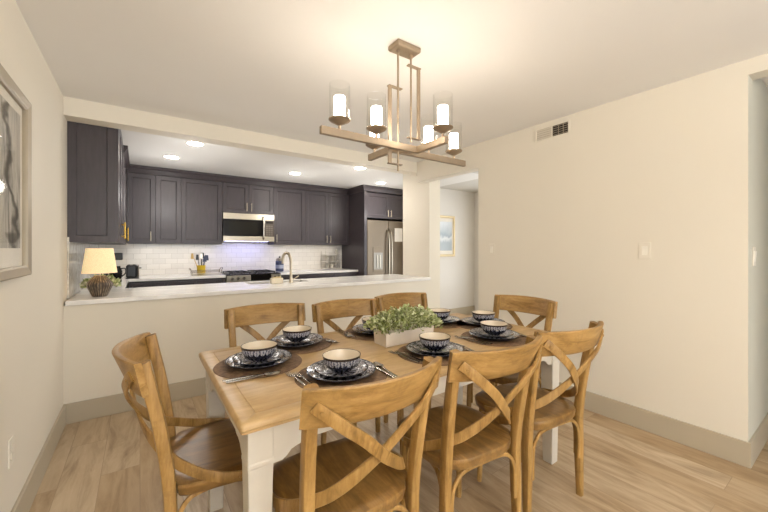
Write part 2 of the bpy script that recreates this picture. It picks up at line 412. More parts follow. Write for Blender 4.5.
# ------------------------------------------------------------------ chair
def build_chair():
    t = thing('dining_chair', '', 'chair')
    def rail_y(x): return -.380+.070*(x/.240)**2
    for sx in (-1, 1):
        path = catmull([(sx*.203, -.238, 0), (sx*.199, -.236, .22), (sx*.195, -.237, .44), (sx*.202, -.265, .67), (sx*.210, -.312, .903)], 6)
        n = len(path); sc = [.74+.26*min(1, i/(n*.3)) for i in range(n)]
        MB().sweep(path, .038, .040, (0, 1, 0), sc).build('leg', M['chairz'], t, True)
    for sx in (-1, 1):
        path = [(sx*.166, .078, .425), (sx*.169, .088, .25), (sx*.172, .096, .0)]
        MB().tube(path, .0185, 12, sc=[1, .95, .72]).build('leg', M['chairz'], t, True)
    # seat
    half = [(0, -.268), (.05, -.268), (.10, -.264), (.145, -.252), (.168, -.232), (.176, -.219), (.196, -.214), (.209, -.19), (.216, -.12), (.221, -.04), (.222, .01),
            (.217, .055), (.203, .095), (.176, .124), (.12, .140), (.06, .146), (0, .148)]
    out = half+[(-x, y) for x, y in reversed(half[1:-1])]
    def ring(k, z, dish=0): return [(x*k, (y+.05)*k-.05, z) for x, y in out]
    rings = [ring(.93, .420), ring(.97, .421), ring(.985, .428), ring(.99, .440), ring(1.0, .446), ring(1.004, .456), ring(.995, .463), ring(.975, .466), ring(.8, .4645), ring(.5, .4615), ring(.2, .460)]
    MB().loft(rings).build('seat', M['chairy'], t, True)
    # top rail
    N = 20; xs = [-.240+.480*i/N for i in range(N+1)]
    rings = []
    for x in xs:
        e = (x/.25)**2; z1 = .914-.004*e; z0 = .797+.002*e; y = rail_y(x)-.003
        nx, ny = 2*.070*x/.240**2, -1; L = hypot(nx, ny); nx /= L; ny /= L
        h = .011; r = .004
        rng = []
        for (a, z) in ((h, z0+r), (h, (z0+z1)/2), (h, z1-r), (h-r, z1), (-h+r, z1), (-h, z1-r), (-h, (z0+z1)/2), (-h, z0+r), (-h+r, z0), (h-r, z0)):
            lean = -(z-.86)*(.20+.22*(1-(x/.24)**2))
            rng.append((x+nx*a, y+ny*a+lean, z))
        rings.append(rng)
    MB().loft(rings).build('top_rail', M['chairx'], t, True)
    # crossed slats
    for sx in (-1, 1):
        off = -.0 if sx < 0 else -.013
        pts = [(-.216, -.342, .866), (-.198, -.352, .850), (-.14, -.366, .800), (-.07, -.357+off*.6, .740), (0, -.330+off, .668), (.07, -.297+off*.6, .606), (.125, -.259, .558), (.160, -.226, .532),
               (.187, -.186, .507), (.211, -.135, .482), (.227, -.07, .459), (.230, -.02, .448), (.230, -.005, .445)]
        pts = [(sx*x, y, z) for x, y, z in pts]
        path = catmull(pts, 4)
        nr = []
        for p in path:
            ax = abs(p.x); q = sx*p.x
            k = max(0, min(1, (q-.0)/.22)); k = k*k*(3-2*k)
            if q < 0: nr.append((0.0+.9*q*sx/.46, -1, -.2))
            else: nr.append((sx*(.15+1.9*k), -(1-k)**1.0-.02, -.2*(1-k)))
        n = len(path); sc = [1]*n; sc[0] = .45; sc[1] = .8; sc[-1] = .5; sc[-2] = .85
        mb = MB().sweep(path, .036, .010, nr)
        sl = mb.build('cross_slat', M['chairz'], t, True)
        sc_ = MB(); sc_.tube([(sx*-.197, -.351, .850), (sx*-.200, -.3595, .849)], .0055, 12); sc_.build('screw', M['chairx'], sl, True)
        sc2 = MB(); sc2.tube([(sx*.229, -.018, .4475), (sx*.238, -.018, .4475)], .0055, 12); sc2.build('screw', M['chairx'], sl, True)
    # bentwood braces under the seat
    def hoop(a, b, nrm):
        a = V(a); b = V(b); d = b-a
        pts = [a, a+V((0, 0, .10)), a+V((0, 0, .155))+d*.03, a+V((0, 0, .195))+d*.12, a+V((0, 0, .209))+d*.25, a+V((0, 0, .211))+d*.5,
               b+V((0, 0, .209))-d*.25, b+V((0, 0, .195))-d*.12, b+V((0, 0, .155))-d*.03, b+V((0, 0, .10)), b]
        MB().sweep(catmull(pts, 4), .016, .012, nrm).build('brace', M['chairz'], t, True)
    for sx in (-1, 1): hoop((sx*.197, -.218, .205), (sx*.168, .066, .205), (sx, 0, 0))
    hoop((-.176, -.247, .205), (.176, -.247, .205), (0, -1, 0))
    hoop((-.148, .088, .205), (.148, .088, .205), (0, 1, 0))
    return t
chair0 = build_chair()
G = 'cross-back dining chairs around the table'
chairs = [
 ((.586, 1.172), -0.6, 'cross-back wooden chair nearest the camera, beside the table corner on the left'),
 ((1.160, 1.156), -5.0, 'cross-back wooden chair in the middle of the near side of the table'),
 ((1.684, 1.142), -6.0, 'rightmost cross-back wooden chair on the near side of the table, legs in full view'),
 ((.333, 1.558), -94.0, 'cross-back wooden chair at the left end of the table, seen from its side'),
 ((.622, 1.885), 174.6, 'wooden chair on the half-wall side of the table, furthest left of three'),
 ((1.142, 1.770), 177.7, 'wooden chair on the half-wall side of the table, the middle one of three'),
 ((1.665, 1.825), 177.0, 'wooden chair on the half-wall side of the table, furthest right and behind the greenery'),
 ((1.978, 1.474), 93.2, 'wooden chair at the far right end of the table, its back towards the right wall'),
]
for i, ((x, y), a, lab) in enumerate(chairs):
    c = chair0 if i == 0 else copy_tree(chair0)
    c.location = (x, y, 0); c.rotation_euler = (0, 0, R(a)); tag(c, lab, 'chair', G)

# ------------------------------------------------------------------ table
TX0, TX1, TY0, TY1 = .237, 2.077, 1.060, 1.940
tcx, tcy = (TX0+TX1)/2, (TY0+TY1)/2; hx, hy = (TX1-TX0)/2, (TY1-TY0)/2
tb = thing('dining_table', 'long farmhouse dining table with honey wood top and white painted base', 'table', (tcx, tcy, 0))
def rrect(ins, z, r=.012, n=5):
    a, b = hx-ins, hy-ins; o = []
    for qx, qy, a0 in ((1, 1, 0), (-1, 1, pi/2), (-1, -1, pi), (1, -1, 1.5*pi)):
        for h in range(n):
            an = a0+pi/2*h/(n-1); o.append((qx*(a-r)+r*cos(an), qy*(b-r)+r*sin(an), z))
    return o
rings = [rrect(.012, .725), rrect(.004, .727), rrect(.004, .735), rrect(.0, .739), rrect(0, .750), rrect(.004, .757), rrect(.010, .7600), rrect(.056, .7600, .004), rrect(.058, .7580, .004), rrect(.060, .7600, .004)]
MB().loft(rings).build('tabletop', M['tabletop'], tb, True)
LG = .078
for sx in (-1, 1):
    for sy in (-1, 1):
        cx, cy = sx*(hx-.028-LG/2), sy*(hy-.028-LG/2); rg = []
        for z, k in ((0, .72), (.004, .76), (.56, .97), (.60, 1.0), (.606, 1.04), (.614, 1.04), (.620, 1.0), (.725, 1.0)):
            h = LG/2*k; rg.append([(cx-h, cy-h, z), (cx+h, cy-h, z), (cx+h, cy+h, z), (cx-h, cy+h, z)])
        MB().loft(rg).build('leg', M['tablewhite'], tb, False, .004)
def apron(L):
    # profile polygon in (s, z), s along length -L..L ; ogee brackets at both ends
    pr = [(-L, .725), (-L, .595)]
    br = [(0, .595), (.03, .597), (.045, .606), (.060, .622), (.085, .630), (.115, .632), (.13, .640)]
    pr += [(-L+s, z) for s, z in br[1:]]; pr += [(L-s, z) for s, z in reversed(br[1:])]; pr += [(L, .595), (L, .725)]
    return pr
def apron_mb(L, mk):
    pr = apron(L); mb = MB(); n = len(pr)
    a = [mk(s, -.009, z) for s, z in pr]; b = [mk(s, .009, z) for s, z in pr]
    # strips as quads between top edge and lower outline
    low = pr[1:-1]; m = len(low); vs = []; fs = []
    for s, z in low: vs += [mk(s, -.009, .725), mk(s, -.009, z), mk(s, .009, .725), mk(s, .009, z)]
    for i in range(m-1):
        p = i*4; q = p+4
        fs += [(p, p+1, q+1, q), (p+2, q+2, q+3, p+3), (p+1, p+3, q+3, q+1), (p, q, q+2, p+2)]
    fs += [(0, 2, 3, 1), ((m-1)*4, (m-1)*4+1, (m-1)*4+3, (m-1)*4+2)]
    return mb.add(vs, fs)
for sy in (-1, 1): apron_mb(hx-.028-LG, lambda s, o, z, sy=sy: (s, sy*(hy-.045)+o, z)).build('apron', M['tablewhite'], tb)
for sx in (-1, 1): apron_mb(hy-.028-LG, lambda s, o, z, sx=sx: (sx*(hx-.045)+o, s, z)).build('apron', M['tablewhite'], tb)

# ------------------------------------------------------------------ place settings
TZ = .7602
def place_mat():
    p = [(.0001, 0), (.184, 0), (.1855, .0015), (.184, .003), (.0001, .003)]
    return MB().lathe(p, n=48).build('placemat', M['placemat'], None, True)
def plate(name, mat, Rr, h):
    p = [(.0001, 0), (Rr*.56, 0), (Rr*.62, .002), (Rr*.80, h*.42), (Rr*.985, h*.88), (Rr, h), (Rr*.985, h+.0015), (Rr*.82, h*.72+.002), (Rr*.72, h*.42+.003), (Rr*.66, .0065), (Rr*.60, .0048), (.0001, .0045)]
    return MB().lathe(p, n=56).build(name, mat, None, True)
def bowl():
    Rr = .0775
    o = [(.0001, 0), (.034, 0), (.037, .003), (.050, .009), (.063, .022), (.072, .040), (.0765, .057), (.0775, .063), (.0765, .0645)]
    i = [(.0745, .063), (.072, .056), (.067, .040), (.058, .024), (.044, .013), (.025, .009), (.0001, .008)]
    mb = MB(); mb.lathe(o+[(.0745, .063)], n=48, cap=True); mb.f.pop(); mb.mi.pop()
    mb.lathe(i, n=48, mi=1); mb.f.pop(len(mb.f)-2); mb.mi.pop(len(mb.mi)-2)
    return mb.build('soup_bowl', [M['bowl'], M['bowlin']], None, True)
def cutlery(kind):
    mb = MB(); z = .004
    if kind != 'knife':
        mb.sweep([(0, -.10, z), (0, -.06, z), (0, -.01, z+.002), (0, .03, z+.007), (0, .045, z+.006)], .014, .0028, (0, 0, 1), [1.1, 1, .65, .42, .42])
    if kind == 'fork':
        mb.sweep([(0, .040, z+.006), (0, .050, z+.005), (0, .062, z+.003)], .023, .0022, (0, 0, 1), [.5, .95, 1])
        for k in range(4):
            x = -.0092+k*.0061; mb.sweep([(x, .060, z+.003), (x, .085, z+.002), (x, .103, z+.006)], .0032, .002, (0, 0, 1), [1, 1, .6])
    if kind == 'spoon':
        rg = []
        for i in range(11):
            t = i/10; y = .038+.065*t; w = max(.0012, .0195*sqrt(max(0, 1-(2*t-1)**2))*(1-.12*t)+.002*(1-t)); zz = z+.006-.005*sin(pi*t)
            rg.append([(w*cos(a), y, zz+(.0055*(cos(a)**2)-.0045 if True else 0)+s*.0007) for a, s in [(j*pi/6, 1) for j in range(7)]+[(pi-j*pi/6, -1) for j in range(7)]])
        mb.loft(rg)
    if kind == 'knife':
        mb.sweep([(0, -.105, z), (0, -.02, z), (0, .005, z+.001)], .013, .005, (0, 0, 1), [1, 1, .8])
        mb.sweep([(.001, .0, z), (.002, .06, z), (.001, .10, z), (-.003, .118, z)], .018, .002, (0, 0, 1), [.8, 1, .9, .25])
    return mb.build(kind, M['chrome'], None, True)
proto = None
S = [  # x, y, facing angle, where, bowl label bit
 ((.667, 1.246), 0, 'at the place nearest the camera'),
 ((1.181, 1.247), 0, 'at the place in front of the planter'),
 ((1.662, 1.265), 0, 'at the near side\'s right place'),
 ((.434, 1.581), -90, 'at the left end of the table'),
 ((.687, 1.785), 180, 'at the far side\'s left place'),
 ((1.166, 1.760), 180, 'at the place behind the planter'),
 ((1.700, 1.748), 180, 'at the far side\'s right place'),
 ((1.885, 1.521), 90, 'at the right end of the table'),
]
first = {}
def setpart(kind, make, x, y, z, rz, label, cat, group):
    if kind not in first: o = first[kind] = make()
    else: o = first[kind].copy(); C.objects.link(o)
    o.location = (x, y, z); o.rotation_euler = (0, 0, rz); tag(o, label, cat, group); return o
for (x, y), a, wh in S:
    A = R(a)
    def loc(dx, dy): return x+dx*cos(A)-dy*sin(A), y+dx*sin(A)+dy*cos(A)
    setpart('placemat', place_mat, x, y, TZ, A, 'round brown woven placemat '+wh, 'placemat', 'round placemats on the table')
    setpart('dinner_plate', lambda: plate('dinner_plate', M['plate'], .140, .025), x, y, TZ+.003, A+random.random(), 'large navy patterned dinner plate '+wh, 'plate', 'navy dinner plates')
    setpart('salad_plate', lambda: plate('salad_plate', M['splate'], .108, .020), x, y, TZ+.0130, A+random.random(), 'small navy patterned salad plate stacked '+wh, 'plate', 'navy salad plates')
    setpart('soup_bowl', bowl, x, y, TZ+.0215, A+random.random(), 'navy patterned bowl with cream inside '+wh, 'bowl', 'navy bowls')
    p = loc(-.146, .008); setpart('fork', lambda: cutlery('fork'), *p, TZ+.003, A+.10, 'outer silver fork '+wh, 'fork', 'forks beside the plates')
    p = loc(-.170, .030); setpart('fork', None, *p, TZ+.001, A+.08, 'second silver fork, further out, '+wh, 'fork', 'forks beside the plates')
    p = loc(.152, -.072); setpart('knife', lambda: cutlery('knife'), *p, TZ+.003, A-.05, 'silver table knife '+wh, 'knife', 'knives beside the plates')
    p = loc(.172, -.068); setpart('spoon', lambda: cutlery('spoon'), *p, TZ+.001, A-.10, 'silver spoon '+wh, 'spoon', 'spoons beside the plates')

# ------------------------------------------------------------------ foliage helper
def leaves(name, mat, parent, n, center, ext, hgt, size, z0, seed, dome=True):
    rd = random.Random(seed); mb = MB()
    for _ in range(n):
        u, v, w = rd.uniform(-1, 1), rd.uniform(-1, 1), rd.random()
        if dome:
            lim = sqrt(max(0, 1-abs(u)**2.4*.75))*sqrt(max(0, 1-abs(v)**2*.6)); w = lim*(.08+.92*sqrt(rd.random()))*(.86+.16*sin(u*11+v*3)*cos(v*5-u*6))
        p = V((center[0]+u*ext[0], center[1]+v*ext[1], z0+w*hgt))
        d = V((u*.8+rd.uniform(-.6, .6), v*.8+rd.uniform(-.6, .6), rd.uniform(-.1, 1.1))).normalized()
        s = size*rd.uniform(.7, 1.25); B = d.cross(V((rd.uniform(-1, 1), rd.uniform(-1, 1), rd.uniform(-.3, 1)))).normalized(); Nn = d.cross(B)
        pts = [p, p+d*s*.35+B*s*.26+Nn*s*.06, p+d*s*.7+B*s*.24+Nn*s*.05, p+d*s, p+d*s*.7-B*s*.24+Nn*s*.05, p+d*s*.35-B*s*.26+Nn*s*.06, p+d*s*.5-Nn*s*.05]
        mb.add(pts, [(0, 1, 6), (1, 2, 6), (2, 3, 6), (3, 4, 6), (4, 5, 6), (5, 0, 6)])
    return mb.build(name, mat, parent)
pl = thing('table_planter', 'white rectangular planter box of small green leaves at the table centre', 'planter', (1.205, 1.515, TZ))
mb = MB(); a, b = .168, .060
rg = [[(sx*(a-k), sy*(b-k), z) for sx, sy in ((1, 1), (-1, 1), (-1, -1), (1, -1))] for k, z in ((.004, 0), (0, .072), (.008, .072), (.010, .060))]
mb.loft(rg).build('planter_box', M['planter'], pl, False, .002)
leaves('foliage', M['leaf2'], pl, 2100, (0, .0), (.195, .088), .138, .021, .056, 3)
rd = random.Random(5); st = MB()
for k in range(40):
    x, y = rd.uniform(-.14, .14), rd.uniform(-.04, .04); st.tube([(x, y, .058), (x*1.08, y*1.3, .10), (x*1.18, y*1.6, .13+.04*rd.random())], .0014, 5)
st.build('stem', M['stem'], pl)['kind'] = 'stuff'

# ------------------------------------------------------------------ chandelier
CX, CY = 1.182, 1.485
ch = thing('chandelier', 'bronze linear chandelier with six lit candle cylinders under glass, hung over the table', 'chandelier', (CX, CY, CE))
def cz(z): return z-CE
rings = []
for k, z in ((.004, CE), (0, CE-.004), (0, CE-.026), (.006, CE-.032)):
    A_, B_ = .078-k, .046-k; rings.append([(sx*A_, sy*B_, cz(z)) for sx, sy in ((1, -1), (-1, -1), (-1, 1), (1, 1))])
MB().loft(rings).build('canopy', M['bronze'], ch, False, .004)
for sx, zb in ((-1, 1.69), (1, 1.86)):
    MB().tube([(sx*.045, 0, cz(CE-.03)), (sx*.045, 0, cz(zb))], .0055, 12).tube([(sx*.045, 0, cz(CE-.032)), (sx*.045, 0, cz(CE-.05))], .009, 12).build('rod', M['bronze'], ch, True)
for s in (-1, 1):   # two L-shaped beams, point symmetric
    z0, z1 = (1.795, 1.832); y = s*.030
    mb = MB(); xe = -.505*(-s)*1.0
    x_end = s*.512; x_j = -s*.062
    # s=-1: long leg from x=-.512 to +.062 at y=-.030 ; short leg towards -y
    mb.box(x_end, x_j+(-s)*.012, y-.012, y+.012, cz(z0), cz(z1))
    mb.box(x_j-.0121, x_j+.0121, y+s*.012, s*.258, cz(z0), cz(z1))
    mb.build('beam', M['bronze'], ch, False, .003)
    # open rectangular hook frame
    fx = s*.100; zt, zb = (2.135, 1.725) if s < 0 else (2.285, 1.880)
    zt, zb = (2.135, 1.725) if s < 0 else (2.283, 1.885)
    fb = MB().box(fx-.011, fx+.011, -.0042, .0042, cz(zb), cz(zt))
    fb.box(fx-.011 if s < 0 else fx+.011, s*.022, -.011, .011, cz(zt)-.003, cz(zt)+.003)
    fb.box(fx-.011 if s < 0 else fx+.011, s*.022, -.011, .011, cz(zb)-.003, cz(zb)+.003)
    fb.build('hanging_bracket', M['bronze'], ch, False, .001)
cands = [(-.414, -.030), (-.205, -.030), (.062, -.230), (.414, .030), (.205, .030), (-.062, .205)]
DZ = 1.853; fstc = None
for x, y in cands:
    if fstc is None:
        cup = MB().lathe([(.0001, -.022), (.007, -.022), (.007, -.002), (.012, 0), (.030, .010), (.046, .018), (.052, .024), (.052, .028), (.046, .030), (.0001, .030)], n=32).build('candle_cup', M['bronze'], ch, True)
        g = MB(); g.lathe([(.049, .030), (.049, .192)], n=36, cap=False); g.lathe([(.0462, .192), (.0462, .030)], n=36, cap=False)
        g.lathe([(.0462, .192), (.049, .192)], n=36, cap=False)
        gl = g.build('glass_shade', M['glass'], cup, True)
        cd = MB().lathe([(.0001, .030), (.0260, .030), (.0265, .033), (.0265, .130), (.0250, .133), (.0001, .133)], n=28).build('candle_sleeve', M['candle'], cup, True)
        fstc = cup
    else: cup = copy_tree(fstc, ch)
    cup.location = (x, y, cz(DZ))

# ------------------------------------------------------------------ wall fittings
pf = thing('picture_frame', 'large framed grey abstract print with white mat on the left wall', 'picture', (LX, 1.950, 1.553))
fy, fz, fw = .355, .4035, .045
def ringframe(hy_, hz_, w, d, xs=1):
    rg = []
    for ins, dx in ((0, 0), (0, d), (.006, d+.003), (w-.008, d-.004), (w, d-.010), (w, .004)):
        rg.append([(xs*dx, sy*(hy_-ins), sz*(hz_-ins)) for sy, sz in ((1, -1), (1, 1), (-1, 1), (-1, -1))])
    return MB().loft(rg, cap0=False, cap1=False)
ringframe(fy, fz, fw, .032).build('frame', M['frame'], pf)
MB().box(.002, .010, -fy+.02, fy-.02, -fz+.02, fz-.02).build('mat_board', M['mat'], pf)
MB().box(.010, .0125, -fy+.088, fy-.088, -fz+.125, fz-.088).build('print', M['art1'], pf)
MB().box(.016, .018, -fy+.045, fy-.045, -fz+.045, fz-.045).build('pane', M['pane'], pf)
hp = thing('picture_frame', 'pale wood framed blue landscape print on the hallway wall', 'picture', (4.53, 4.58, 1.50))
rg = []
w_, h_ = .30, .375
for ins, dy in ((0, 0), (0, -.03), (.005, -.034), (.035, -.030), (.042, -.02), (.042, -.004)):
    rg.append([(sx*(w_-ins), dy, sz*(h_-ins)) for sx, sz in ((1, -1), (1, 1), (-1, 1), (-1, -1))])
MB().loft(rg, cap0=False, cap1=False).build('frame', plain('pale_gold_wood', '#c9b48a', .4, .2), hp)
MB().box(-w_+.02, w_-.02, -.012, -.004, -h_+.02, h_-.02).build('mat_board', M['mat'], hp)
MB().box(-w_+.07, w_-.07, -.0145, -.012, -h_+.11, h_-.11).build('print', M['art2'], hp)

vt = thing('air_vent', 'white wall air vent with one open dark louvred half, high on the right wall', 'vent', (RX, 1.604, 2.278))
vb = MB()   # frame with a louvred opening
def vbox(y0, y1, z0, z1, x0=-.008, x1=0): vb.box(x0, x1, y0, y1, z0, z1)
vbox(-.155, .155, .044, .056); vbox(-.155, .155, -.056, -.044); vbox(-.155, -.137, -.044, .044); vbox(.137, .155, -.044, .044); vbox(-.006, .006, -.044, .044)
vb.build('frame', M['plastic'], vt, False, .002)
MB().box(-.004, -.001, -.137, -.006, -.044, .044).build('duct_opening', M['dark'], vt)
MB().box(-.004, -.001, .006, .137, -.044, .044).build('closed_damper', plain('vent_grey', '#cdc2b0', .5), vt)
for y0 in (-1, 1):
    sb = MB()
    for k in range(5):
        z = -.036+k*.018; c0 = (-.137 if y0 < 0 else .006); c1 = c0+.131
        sb.add([(-.009, c0, z-.002), (-.009, c1, z-.002), (-.0045, c1, z+.003), (-.0045, c0, z+.003), (-.009, c0, z-.0035), (-.009, c1, z-.0035), (-.0045, c1, z+.0015), (-.0045, c0, z+.0015)],
               [(0, 1, 2, 3), (4, 7, 6, 5), (0, 4, 5, 1), (2, 6, 7, 3)])
    sb.build('louvre', M['frame'] if y0 < 0 else M['plastic'], vt)
for k, y in enumerate((-.10, -.06)): MB().box(-.0095, -.004, y, y+.004, -.044, .044).build('divider', M['frame'], vt)

def switch(loc, rz, label, rocker=True, outlet=False):
    t = thing('power_outlet' if outlet else 'light_switch', label, 'outlet' if outlet else 'switch', loc, rz)
    MB().box(-.036, .036, -.006, 0, -.058, .058).build('cover_plate', M['plastic'], t, False, .003)
    if outlet:
        for z in (-.02, .02): MB().tube([(0, -.0058, z), (0, -.0085, z)], .016, 18).build('socket', M['plastic'], t, True)
    else:
        mb = MB().add([(-.016, -.006, -.032), (.016, -.006, -.032), (.016, -.006, .032), (-.016, -.006, .032), (-.016, -.0075, -.032), (.016, -.0075, -.032), (.016, -.0125, .032), (-.016, -.0125, .032)],
                 [(0, 1, 5, 4), (1, 2, 6, 5), (2, 3, 7, 6), (3, 0, 4, 7), (4, 5, 6, 7)])
        mb.build('rocker', plain('switch_rocker', '#efe9dc', .35), t)
switch((RX, .935, 1.258), R(-90), 'white rocker light switch on the wide right wall')
switch((RX, 2.228, 1.262), R(-90), 'white light switch beside the hallway opening')
switch((3.045, .4295, 1.225), 0, 'white light switch on the short wall at the right edge of the photo')
switch((LX, 2.13, .405), R(90), 'white wall outlet low on the left wall', outlet=True)

# ------------------------------------------------------------------ kitchen cabinets
def door_mb(x0, x1, z0, z1, th=.020, st=.055, y=0):
    """shaker door in the XZ plane, front face at y (towards -Y)"""
    rg = []
    for ins, d in ((0, 0), (0, -th), (st, -th), (st+.006, -th+.009), (st+.0061, -th+.009)):
        rg.append([(x1-ins, y+d, z0+ins), (x1-ins, y+d, z1-ins), (x0+ins, y+d, z1-ins), (x0+ins, y+d, z0+ins)])
    mb = MB().loft(rg, cap0=True, cap1=True); return mb
def handle_mb(x, y, z, L=.13):
    mb = MB().tube([(x, y-.028, z-L/2), (x, y-.028, z+L/2)], .0055, 10)
    for s in (-1, 1): mb.tube([(x, y+.001, z+s*L*.36), (x, y-.028, z+s*L*.36)], .0045, 8)
    return mb
def upper(name, label, x0, x1, z0, z1, doors, yf=5.66, yb=KB-.001, origin=None, rz=0, hm='nickel', group='dark upper cabinets on the back wall', L=.13, zoff=.10):
    """doors: list of (x0,x1,handle x or None)"""
    t = thing(name, label, 'cabinet', origin or ((x0+x1)/2, yf, z0), rz, group)
    ox, oy = (0, 0) if origin else ((x0+x1)/2, yf)
    MB().box(x0-ox+.001, x1-ox-.001, yf-oy, yb-oy, 0, z1-z0).build('body', M['cab'], t, False, .001)
    for a, b, hxx in doors:
        d = door_mb(a-ox+.002, b-ox-.002, .004, z1-z0-.004, y=yf-oy).build('door', M['cab'], t)
        if hxx is not None: handle_mb(hxx-ox, yf-oy-.020, zoff, L).build('handle', M[hm], d, True)
    return t
UZ0, UZ1 = 1.338, 2.272
upper('upper_cabinet', 'dark upper cabinet in the left corner of the back wall, with one handle', -.139, .173, UZ0, UZ1, [(-.139, .173, .118)])
upper('upper_cabinet', 'narrow dark upper cabinet second from the left corner of the back wall', .173, .474, UZ0, UZ1, [(.173, .474, None)])
upper('upper_cabinet', 'wide dark upper cabinet just left of the microwave', .474, 1.005, UZ0, UZ1, [(.474, 1.005, None)])
upper('upper_cabinet', 'short two-door dark cabinet directly above the microwave', 1.005, 1.775, 1.815, UZ1, [(1.005, 1.39, 1.355), (1.39, 1.775, 1.425)])
upper('upper_cabinet', 'single-door dark upper cabinet just right of the microwave', 1.775, 2.315, UZ0, UZ1, [(1.775, 2.315, 1.82)])
upper('upper_cabinet', 'two-door dark upper cabinet next to the refrigerator tower', 2.315, 3.185, UZ0, UZ1, [(2.315, 2.75, 2.715), (2.75, 3.185, 2.785)])
# left wall run, doors face +X.  built in a local frame: local x -> world +Y, local -y -> world +X
def left_upper(label, y0, y1, z1, doors, group='dark upper cabinets on the left wall'):
    t = thing('upper_cabinet', label, 'cabinet', (LX, y0, 1.322), R(90), group)
    D = .29; W = y1-y0; H_ = z1-1.322
    MB().box(.02, W-.001, -D, -.0005, 0, H_).build('body', M['cab'], t, False, .001)
    # shaker end panel towards the dining room (world -Y = local -x)
    e = MB(); rg = []
    for ins, d in ((0, .02), (0, 0), (.05, 0), (.056, .008), (.0561, .008)):
        rg.append([(d, -D+ins, ins), (d, -D+ins, H_-ins), (d, -ins-.0005, H_-ins), (d, -ins-.0005, ins)])
    e.loft(rg).build('end_panel', M['cab'], t)
    for a, b, hxx in doors:
        d = door_mb(a+.002, b-.002, .003, H_-.004, y=-D).build('door', M['cab'], t)
        handle_mb(hxx, -D-.020, .12, .15).build('handle', M['gold'], d, True)
left_upper('dark cabinet with panelled end and brass handles, above the table lamp', 3.545, 4.60, 2.36, [(0, .525, .48), (.525, 1.05, .57)])
left_upper('dark upper cabinet on the left wall, deeper in the kitchen towards the corner', 4.601, 5.60, UZ1, [(0, .5, .45), (.5, .99, .55)])
# crown mouldings
def crown_profile(d0): # (outward, z)
    return [(0, 2.274), (d0*.25, 2.274), (d0*.35, 2.285), (d0*.75, 2.33), (d0, 2.345), (d0, KC-.001), (0, KC-.001)]
pr = crown_profile(.055)
mb = MB().loft([[(x, 5.659-o, z) for o, z in pr] for x in (-.139, 3.136)])
mb.loft([[(-.162+o, y, z) for o, z in pr] for y in (4.62, 5.60)])
tag(mb.build('crown_moulding', M['cab']), 'dark crown moulding running over the back wall cabinets', 'moulding')
mb = MB(); mb.box(-.139, 3.136, 5.660, KB-.001, UZ1+.002, KC-.002); tag(mb.build('cabinet_filler', M['cab']), 'dark filler board between the back cabinets and the kitchen ceiling', 'filler board')

# refrigerator tower
TXL = 3.19
t = thing('fridge_surround', 'tall dark cabinet surround with two doors over the refrigerator', 'cabinet', (TXL, 5.13, 0))
MB().box(0, .055, 0, .839, 0, 2.29).build('side_panel', M['cab'], t, False, .002)
MB().box(1.012, 1.055, 0, .839, 0, 2.29).build('side_panel', M['cab'], t, False, .002)
MB().box(.056, 1.011, .022, .838, 1.815, 2.262).build('body', M['cab'], t)
for a, b, hh in ((.058, .533, .500), (.535, 1.010, .568)):
    d = door_mb(a, b, 1.82, 2.255, y=.022).build('door', M['cab'], t); handle_mb(hh, .002, 1.91, .12).build('handle', M['nickel'], d, True)
pr2 = crown_profile(.05)
cm = MB(); rg = []
for (x, y, nx, ny) in ((0, .534, -1, 0), (0, 0, -1, -1), (1.06, 0, 0, -1)):
    rg.append([(x+nx*o, y+ny*o, z) for o, z in pr2])
cm.loft(rg); cm.box(.001, 1.054, .001, .838, 2.291, KC-.002)
cm.build('crown', M['cab'], t)
f = thing('refrigerator', 'stainless steel side-by-side refrigerator with ice dispenser and curved handles', 'refrigerator', (TXL+.062, 5.14, 0))
MB().box(0, .944, .06, .80, .02, 1.785).build('body', plain('fridge_grey', '#5b5650', .4, .5), f, False, .004)
M['fsteel'] = plain('fridge_steel', '#75695a', .42, .9, .04, 3)
d1 = MB().box(.002, .462, -.005, .058, .03, 1.78).build('door', M['fsteel'], f, False, .008)
d2 = MB().box(.468, .942, -.005, .058, .03, 1.78).build('door', M['fsteel'], f, False, .008)
for x, dd in ((.435, d1), (.497, d2)):
    MB().sweep(catmull([(x, -.004, .60), (x, -.04, .66), (x, -.062, .85), (x, -.068, 1.1), (x, -.062, 1.38), (x, -.04, 1.56), (x, -.004, 1.62)], 5), .024, .016, (0, -1, 0)).build('handle', M['steel'], dd, True)
dp = MB().box(.12, .34, -.012, -.004, .86, 1.30).build('ice_dispenser', M['fsteel'], d1, False, .003)
dp2 = MB().box(.135, .325, -.0145, -.0118, .90, 1.20).build('dispenser_recess', plain('dispenser_grey', '#7c766c', .3, .6), d1)
MB().box(.20, .215, -.028, -.0144, .93, 1.16).box(.25, .265, -.028, -.0144, .93, 1.16).build('dispenser_paddle', M['steel'], d1, False, .002)
tag(MB().box(TXL+.062+.60, TXL+.062+.78, 5.1322, 5.1344, 1.40, 1.65).build('paper_note', plain('white_paper', '#e8e4dc', .8)), 'white sheet of paper posted on the right refrigerator door', 'paper')

